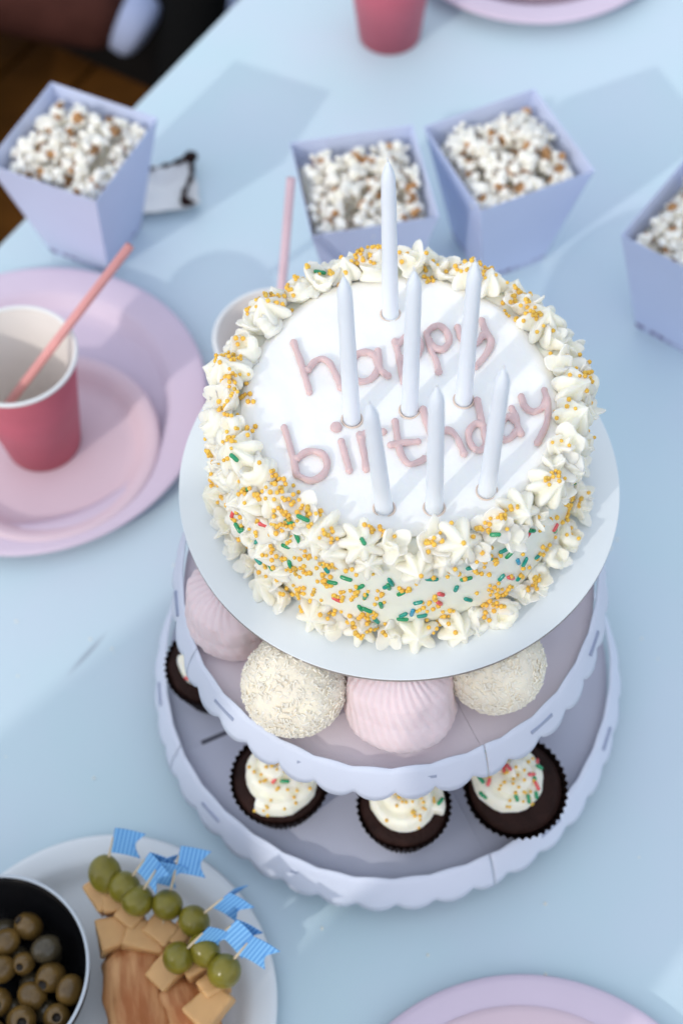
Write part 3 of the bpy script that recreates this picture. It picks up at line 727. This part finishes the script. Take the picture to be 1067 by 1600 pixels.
def straw(label, a, b, m='straw'):
    a, b = Vector(a), Vector(b); d = (b - a).normalized(); L = (b - a).length; r = .34
    V, F = lathe([(r - .05, 0), (r, 0), (r, L), (r - .05, L)], 16, closed=True)
    m_ = T(*a) @ d.to_track_quat('Z', 'Y').to_matrix().to_4x4()
    return tag(ob('drinking_straw', mesh('drinking_straw', *xf((V, F), m_), M[m])), label, 'straw', 'pink drinking straws')
straw('coral pink straw leaning out of the cup on the pink plate', (-28.0, 19.35, 7.2), (-17.0, 27.05, 17.2))
straw('pale pink straw rising from the cup hidden behind the cake', (-8.2, 21.2, .7), (-5.55, 32.6, 17.6), 'pale_straw')

# ------------------------------------------------------------------ torn wrapper with chocolate
wr = thing('cake_wrapper', 'crumpled white wrapper smeared with chocolate beside the left popcorn box', 'wrapper', (-16.6, 47.9, 0), R(8))
n = 22; V = []; F = []
for i in range(n + 1):
    for j in range(n + 1):
        u, v = i / n, j / n; x = -3.4 + 5.6 * u; y = -2.6 + 5.4 * v
        z = .12 + 1.3 * max(0, v - .72) ** 1.0 * 2.2 + .7 * max(0, u - .8) * 4 * .6 + .22 * (.5 + noise.noise(Vector((u * 4, v * 4, 2)))) + 1.1 * max(0, .12 - v) * 5
        V.append((x + .25 * noise.noise(Vector((u * 3, v * 3, 8))), y + .3 * noise.noise(Vector((u * 3, v * 3, 5))), z))
F = [(i * (n + 1) + j, (i + 1) * (n + 1) + j, (i + 1) * (n + 1) + j + 1, i * (n + 1) + j + 1) for i in range(n) for j in range(n)]
wo = ob('paper_sheet', mesh('paper_sheet', V, F, M['white_paper']), wr)
sm = wo.modifiers.new('solid', 'SOLIDIFY'); sm.thickness = .0006
mb = MB(); random.seed(3)
for P in ([(-3.2, 2.55, 1.2), (-1.2, 2.5, 1.0), (.9, 2.7, 1.2), (2.0, 3.0, 1.4)], [(2.1, 2.9, 1.4), (1.9, 1.2, .9), (1.1, -.3, .7), (.9, -1.6, .7), (1.6, -2.1, .8)]):
    for q in smooth_path(P, 5): mb.add(*ball(q, uni(.16, .34), 6, (1, 1, .7), .4, 2, q.x))
mb.add(*ball((2.1, 2.9, 1.4), .6, 8, (1, 1, .8), .4, 2, 3)); mb.add(*ball((1.0, -1.7, .8), .5, 8, (1, 1, .8), .4, 2, 9))
ob('chocolate_smear', remeshed('chocolate_smear', mb, .1, M['choc'], 1), wr)

# ------------------------------------------------------------------ bowl of olives
bw = thing('olive_bowl', 'black bowl with a pale rim holding green olives', 'bowl', (-25.2, -20.2, .45))
ob('bowl_body', mesh('bowl_body', *lathe([(0, 0), (4.2, 0), (5.2, 1.2), (5.9, 3.2), (6.05, 4.5), (5.92, 4.5), (5.72, 3.2), (5.0, 1.4), (4.0, .5), (0, .45)], 96), M['black_bowl']), bw)
P = [(cos(2 * pi * i / 96) * 6.0, sin(2 * pi * i / 96) * 6.0, 4.56) for i in range(97)]
ob('bowl_rim', mesh('bowl_rim', *tube(P, .11, 8, False), M['steel']), bw)
random.seed(44)
OL = [(-23.53, -16.86, 0, 'behind, nearest the rim'), (-24.87, -17.9, 0, ''), (-22.21, -18.4, 1, ''), (-23.6, -19.25, 2, ''), (-21.9, -20.1, 0, ''), (-20.6, -20.95, 0, ''), (-22.95, -21.2, 0, ''), (-21.27, -22.6, 0, ''), (-23.45, -22.7, 0, ''), (-25.0, -19.6, 0, ''), (-25.1, -21.5, 0, ''), (-26.2, -18.6, 0, ''), (-26.6, -20.6, 0, ''), (-25.2, -23.4, 0, '')]
OLAB = ['yellowish olive lying farthest back in the black bowl', 'green olive at the left picture edge, next to the farthest back olive', 'darkest grey olive in the black bowl', 'small dark olive with a pale shine in the bowl centre', 'pitted olive whose hole faces up beside the dark olive', 'green olive lying against the right rim of the bowl', 'whole green olive in front of the small dark one, mid bowl', 'pitted olive with open hole at the lower right of the bowl', 'pitted olive with open hole at the bottom picture edge', 'reddish green olive half cut off left of the small dark one', 'pitted olive half cut off by the left picture edge'] + ['green olive in the part of the bowl beyond the picture edge'] * 3
for i, (x, y, k, _) in enumerate(OL):
    hd = Vector((uni(-.4, .4), uni(-.6, -.1), uni(.6, 1))).normalized() if i in (3, 4, 7, 8, 10) else Vector((uni(-1, 1), uni(-1, 1), uni(-.2, .3))).normalized()
    r = uni(.84, .94) if k != 2 else .72
    def fo(a, rr, z, ii): return rr * r, z * r
    pr = [(.0, .7), (.26, .7), (.32, 1.04), (.47, 1.0), (.72, .8), (.93, .4), (1, 0), (.93, -.42), (.72, -.82), (.4, -1.06), (0, -1.15)]
    m_ = hd.to_track_quat('Z', 'Y').to_euler()
    o = tag(ob('olive', mesh('olive', *lathe(pr, 28, fo), [M['dark_olive'] if k == 1 else M['olive'], M['pit']]), None, (x, y, 3.0 + uni(-.25, .3)), m_), OLAB[i], 'olive', 'olives in the black bowl')
    for p in o.data.polygons:
        c = p.center / S
        if math.hypot(c.x, c.y) < .30 * r and c.z > .6 * r: p.material_index = 1
    o2 = None
    # a second layer underneath so that the bowl reads as full
for i in range(12):
    a = 2 * pi * i / 12; rr = 3.4 if i % 2 else 1.9
    tag(ob('olive', mesh('olive', *ball((0, 0, 0), .78, 10, (1, 1, 1.1)), M['dark_olive']), None, (-25.2 + rr * cos(a), -20.2 + rr * sin(a), 1.75)), 'green olive buried in the lower layer of the bowl', 'olive', 'olives in the black bowl')

# ------------------------------------------------------------------ white plate with canapes
plate('china_plate', 'white plate under the canapes and olive bowl', (-19.0, -21.6, 0), 11.2, M['china'], group=None, hgt=1.25, well=.74)
random.seed(55)
CN = [((-18.45, -14.3), (-17.35, -13.4), 'back left corner, first in the row'), ((-17.2, -15.2), (-15.3, -14.9), ''), ((-16.35, -16.05), (-14.6, -15.6), ''), ((-14.45, -16.4), (-13.2, -14.7), ''), ((-12.75, -17.5), (-10.4, -17.5), ''), ((-13.7, -19.7), (-11.6, -19.6), ''), ((-10.85, -20.6), (-8.9, -20.3), ''), ((-12.1, -19.3), (-9.9, -19.2), '')]
CLAB = ['canape with green grape and blue flag at the back left corner of the white plate', 'second canape from the back left, grape under a blue striped flag', 'canape with the biggest looking grape in the middle of the back row',
        'canape with grape and upright blue flag right of the middle grape', 'canape with dark green grape at the right end of the back row', 'canape with grape in front, resting beside the brown bread', 'canape with bright round grape nearest the right plate edge', 'canape with a grape half hidden between the two front grapes']
flagV = []; fw_, fh_ = 1.95, 1.75
def flag_mesh():
    n = 8; V = []; F = []
    for i in range(n + 1):
        u = i / n; y = .07 * sin(u * 4)
        for s in (-1, 0, 1):
            xx = fw_ * u
            if s == 0 and i == n: xx = fw_ * .68
            if s == 0 and i == n - 1: xx = fw_ * .66
            V.append((xx, y + .02, s * fh_ / 2))
    k = len(V); V += [(x, y - .05, z) for x, y, z in V]
    for i in range(n):
        for s in (0, 1):
            q = (i * 3 + s, (i + 1) * 3 + s, (i + 1) * 3 + s + 1, i * 3 + s + 1); F.append(q); F.append(tuple(k + a for a in q[::-1]))
        for s in (0, 2): F.append((i * 3 + s, (i + 1) * 3 + s, k + (i + 1) * 3 + s, k + i * 3 + s))
    for s in (0, 1): F.append((n * 3 + s, n * 3 + s + 1, k + n * 3 + s + 1, k + n * 3 + s)); F.append((s, s + 1, k + s + 1, k + s))
    return mesh('flag', V, F, M['flag'], False)
FM = flag_mesh()
grape_m = mesh('grape', *ball((0, 0, 0), 1.12, 14, (.93, .93, 1.05), .02), M['grape'])
for i, ((x, y), (fx, fy), _) in enumerate(CN):
    c = thing('canape', CLAB[i], 'canape', (x, y, .3), 0, 'canapes with blue flags on the white plate')
    d = Vector((fx - .4 - x, fy + .85 - y, 1.9))
    base = Vector((0, 0, 4.7)) - d * .7
    ob('grape', grape_m, c, (0, 0, 4.7), (uni(-.6, .6), uni(-.6, .6), rnd() * 6), (uni(.9, 1.06), uni(.9, 1.06), uni(.92, 1.15)))
    cz = base + d * .22
    m_ = T(cz.x, cz.y, max(1.1, cz.z - .6)) @ rotm(uni(-.2, .2), uni(-.2, .2), uni(0, 3))
    q = uni(.62, .85); mb = MB().add(*boxv(-1.25 * q, 1.25 * q, -1.0 * q, 1.0 * q, -.8, .8))
    cc = ob('cheese_cube', remeshed('cheese_cube', MB().add(*xf((mb.V, mb.F), m_)), .14, M['cheese'], 6), c)
    tip = Vector((0, 0, 4.7)) + d * 1.0
    ob('toothpick', mesh('toothpick', *tube([base, Vector((0, 0, 4.7)) + d * .5, tip], [.06, .09, .05], 6), M['pick']), c)
    fl = ob('paper_flag', FM, c)
    fl.rotation_mode = 'QUATERNION'
    az = uni(-.55, .35); zax = d.normalized(); xax = Vector((cos(az), sin(az), 0)); xax = (xax - zax * xax.dot(zax)).normalized(); yax = zax.cross(xax)
    fl.rotation_quaternion = Matrix((xax, yax, zax)).transposed().to_quaternion()
    fl.location = (Vector((0, 0, 4.7)) + d * .92) * S
    if i in (1, 2, 4, 7):
        f2 = ob('paper_flag', FM, c); f2.rotation_mode = 'QUATERNION'; xax.rotate(Matrix.Rotation(uni(.5, .9) * random.choice((-1, 1)), 3, zax)); yax = zax.cross(xax)
        f2.rotation_quaternion = Matrix((xax, yax, zax)).transposed().to_quaternion(); f2.location = fl.location
def loaf(name, label, loc, L, w, h, rot, sd):
    V = []; F = []; n = 46; m = 44
    for i in range(n + 1):
        u = i / n; e = min(1, 7 * min(u, 1 - u) + .05) ** .5
        for j in range(m):
            a = 2 * pi * j / m; k = 1 + .22 * noise.noise(Vector((u * 3, cos(a) * 1.3, sin(a) * 1.3 + sd))) + .10 * noise.noise(Vector((u * 7, cos(a) * 5, sin(a) * 5))) - .12 * max(0, noise.noise(Vector((u * 2 + 4, cos(a) * 7, sin(a) * 7))))
            V.append((L * (u - .5), w * cos(a) * k * e, h * sin(a) * k * e))
    for i in range(n):
        for j in range(m): F.append((i * m + j, i * m + (j + 1) % m, (i + 1) * m + (j + 1) % m, (i + 1) * m + j))
    F += [tuple(range(m)), tuple(n * m + j for j in range(m))]
    return tag(ob(name, mesh(name, V, F, M['crust']), None, loc, rot), label, 'bread')
loaf('bread_piece', 'streaky golden brown bread piece in front of the grapes', (-16.3, -22.6, 2.2), 9.5, 2.0, 1.5, (0, 0, R(97)), 2)
loaf('bread_piece', 'golden brown bread piece at the right of the white plate', (-12.9, -23.4, 2.0), 7.0, 1.7, 1.4, (0, 0, R(108)), 5)
for i, (x, y, z, rz, lab) in enumerate(((-17.7, -17.5, 3.0, .3, 'orange yellow cheese wedge beside the back left grapes'), (-15.9, -18.0, 3.1, -.3, 'orange yellow cheese wedge lying before the middle grape'), (-11.9, -22.3, 3.3, .8, 'orange yellow cheese wedge below the bright right grape'))):
    V, F = hexa([(-1.6, -1.1, -1.1), (1.5, -.9, -1.1), (1.3, 1.0, -1.1), (-1.4, 1.2, -1.1)], [(-1.3, -1.0, .9), (1.4, -.8, .6), (1.2, .8, .7), (-1.3, 1.0, 1.1)])
    tag(ob('cheese_wedge', remeshed('cheese_wedge', MB().add(V, F), .14, M['cheese'], 6), None, (x, y, z), (uni(-.2, .2), uni(-.3, .3), rz)), lab, 'cheese')

# ------------------------------------------------------------------ crumbs on the table
random.seed(5); mb = MB()
for _ in range(60):
    a = uni(0, 2 * pi); r = uni(16.8, 30); q = uni(.04, .11)
    mb.add(*ball((r * cos(a), r * sin(a), q * .6), q, 4, (uni(.7, 1.3), 1, .7), .4, 3, a))
cr = tag(ob('crumbs', mb.mesh('crumbs', M['flake'])), 'cake crumbs scattered on the table round the stand', 'crumbs'); cr['kind'] = 'stuff'

# ------------------------------------------------------------------ bench and seated person beyond the table edge
bn = thing('bench', 'orange brown wooden bench in the dark beyond the table edge', 'bench', (0, 0, 0))
BB = Matrix(((eu.x, -ev.x, 0, -31.38), (eu.y, -ev.y, 0, 42.99), (0, 0, 1, 0), (0, 0, 0, 1)))
for k in range(5):
    ob('seat_plank', mesh('seat_plank', *xf(bevel_slab(-60, 49, 6 + k * 9.2, 14.8 + k * 9.2, -36, -33.5, .4), BB), M['wood'], False), bn)
for x in (-45, 30):
    ob('bench_leg', mesh('bench_leg', *xf(boxv(x, x + 5, 9, 40, -74, -36.05), BB), M['wood'], False), bn)
def skin_body(name, pts, edges, root, m, parent, lvl=2):
    me = bpy.data.meshes.new(name); me.from_pydata([(x * S, y * S, z * S) for x, y, z, r in pts], edges, [])
    o = ob(name, me, parent); sk = o.modifiers.new('skin', 'SKIN')
    for i, (x, y, z, r) in enumerate(pts): me.skin_vertices[0].data[i].radius = (r * S, r * S); me.skin_vertices[0].data[i].use_root = (i == root)
    ss = o.modifiers.new('sub', 'SUBSURF'); ss.levels = ss.render_levels = lvl
    dg = bpy.context.evaluated_depsgraph_get(); nm = bpy.data.meshes.new_from_object(o.evaluated_get(dg)); o.modifiers.clear(); o.data = nm
    nm.materials.clear(); nm.materials.append(m); nm.polygons.foreach_set('use_smooth', [True] * len(nm.polygons))
    return o
pe = thing('person', 'seated person in maroon trousers, pale sock and black shoe beyond the table', 'person', (0, 0, 0))
skin_body('trousers', [(-92, 112, -22, 13), (-70, 110, -21, 8.5), (-52, 108, -22, 6.8), (-38, 107, -26, 6.2), (-27, 105.5, -29, 5.2), (-76, 92, -24, 8.5), (-52, 88, -25, 7), (-50, 86, -48, 5.5), (-50, 86, -66, 4.5), (-95, 112, 0, 13), (-97, 112, 20, 15), (-96, 112, 34, 8), (-95, 111, 44, 7), (-94, 110, 54, 8.5)],
          [(0, 1), (1, 2), (2, 3), (3, 4), (0, 5), (5, 6), (6, 7), (7, 8), (0, 9), (9, 10), (10, 11), (11, 12), (12, 13)], 0, M['trouser'], pe)
skin_body('sock', [(-29, 106.0, -28.6, 4.5), (-26.6, 105, -29.8, 4.4), (-24.6, 104, -31.2, 4.2)], [(0, 1), (1, 2)], 0, M['sock'], pe)
sh = skin_body('shoe', [(-18.0, 112, -27, 4.0), (-19.2, 106, -30, 4.6), (-20.5, 100, -33.5, 4.4), (-22, 95, -37, 3.6)], [(0, 1), (1, 2), (2, 3)], 1, M['shoe'], pe)
skin_body('shoe_sole', [(-14.6, 112, -28, 1.7), (-15.6, 107, -31, 1.9), (-17.0, 101.5, -35, 1.6)], [(0, 1), (1, 2)], 1, M['sock'], sh)

# seated guest added unseen at the near end to shade the table top
gu = thing('person', 'added unseen seated guest in grey clothing, shading the near end of the table', 'person', (0, 0, 0))
M['grey_cloth'] = mat('grey_cloth', (.16, .17, .19), .9, .1, 20, .2, 300)
gx, gy = -40, -67
def gp(a, b, z, r): return (gx + a * .906 - b * .423, gy + a * .423 + b * .906, z, r)
skin_body('shade_caster_body', [gp(0, 0, -22, 9.5), gp(0, 0, 0, 8.0), gp(0, 0, 22, 8.5), gp(0, 0, 38, 7.5), gp(0, 1, 47, 4.6), gp(0, 2, 53, 4.8), gp(0, 2.5, 61, 7.2), gp(0, 2, 67, 5.2),
                   gp(-15, 0, 37, 5), gp(-21, 2, 22, 4), gp(-22, 7, 6, 3.3), gp(-14, 15, -2, 2.6), gp(15, 0, 37, 5), gp(21, 2, 22, 4), gp(22, 7, 6, 3.3), gp(14, 15, -2, 2.6),
                   gp(-9, 3, -26, 8), gp(-10, 36, -25, 6.2), gp(-10, 37, -50, 4.8), gp(-10, 36, -68, 3.8), gp(-10, 47, -71, 3.2), gp(9, 3, -26, 8), gp(10, 36, -25, 6.2), gp(10, 37, -50, 4.8), gp(10, 36, -68, 3.8), gp(10, 47, -71, 3.2)],
          [(0, 1), (1, 2), (2, 3), (3, 4), (4, 5), (5, 6), (6, 7), (3, 8), (8, 9), (9, 10), (10, 11), (3, 12), (12, 13), (13, 14), (14, 15), (0, 16), (16, 17), (17, 18), (18, 19), (19, 20), (0, 21), (21, 22), (22, 23), (23, 24), (24, 25)], 0, M['grey_cloth'], gu)

# standing guest added unseen behind the seated one to shade the snack plate
g3 = thing('person', 'added unseen standing guest in grey clothing, shading the snack plate', 'person', (0, 0, 0))
gx, gy = -87, -86
def gp(a, b, z, r): return (gx + a * .208 - b * .978, gy + a * .978 + b * .208, z, r)
skin_body('shade_caster_body', [gp(0, 0, 21, 9.5), gp(0, 0, 38, 8.0), gp(0, 0, 54, 8.5), gp(0, 0, 64, 7.0), gp(0, 1, 72, 4.6), gp(0, 2, 78, 4.8), gp(0, 2.5, 86, 7.2), gp(0, 2, 92, 5.2),
                   gp(-14, 0, 63, 5), gp(-18, 1, 46, 4), gp(-19, 4, 24, 3.3), gp(-19, 6, 8, 2.6), gp(14, 0, 63, 5), gp(18, 1, 46, 4), gp(19, 4, 24, 3.3), gp(19, 6, 8, 2.6),
                   gp(-8, 0, 12, 8), gp(-8, 1, -26, 5.8), gp(-8, -1, -66, 3.8), gp(-8, 10, -71, 3.2), gp(8, 0, 12, 8), gp(8, 1, -26, 5.8), gp(8, -1, -66, 3.8), gp(8, 10, -71, 3.2)],
          [(0, 1), (1, 2), (2, 3), (3, 4), (4, 5), (5, 6), (6, 7), (3, 8), (8, 9), (9, 10), (10, 11), (3, 12), (12, 13), (13, 14), (14, 15), (0, 16), (16, 17), (17, 18), (18, 19), (0, 20), (20, 21), (21, 22), (22, 23)], 0, M['grey_cloth'], g3)
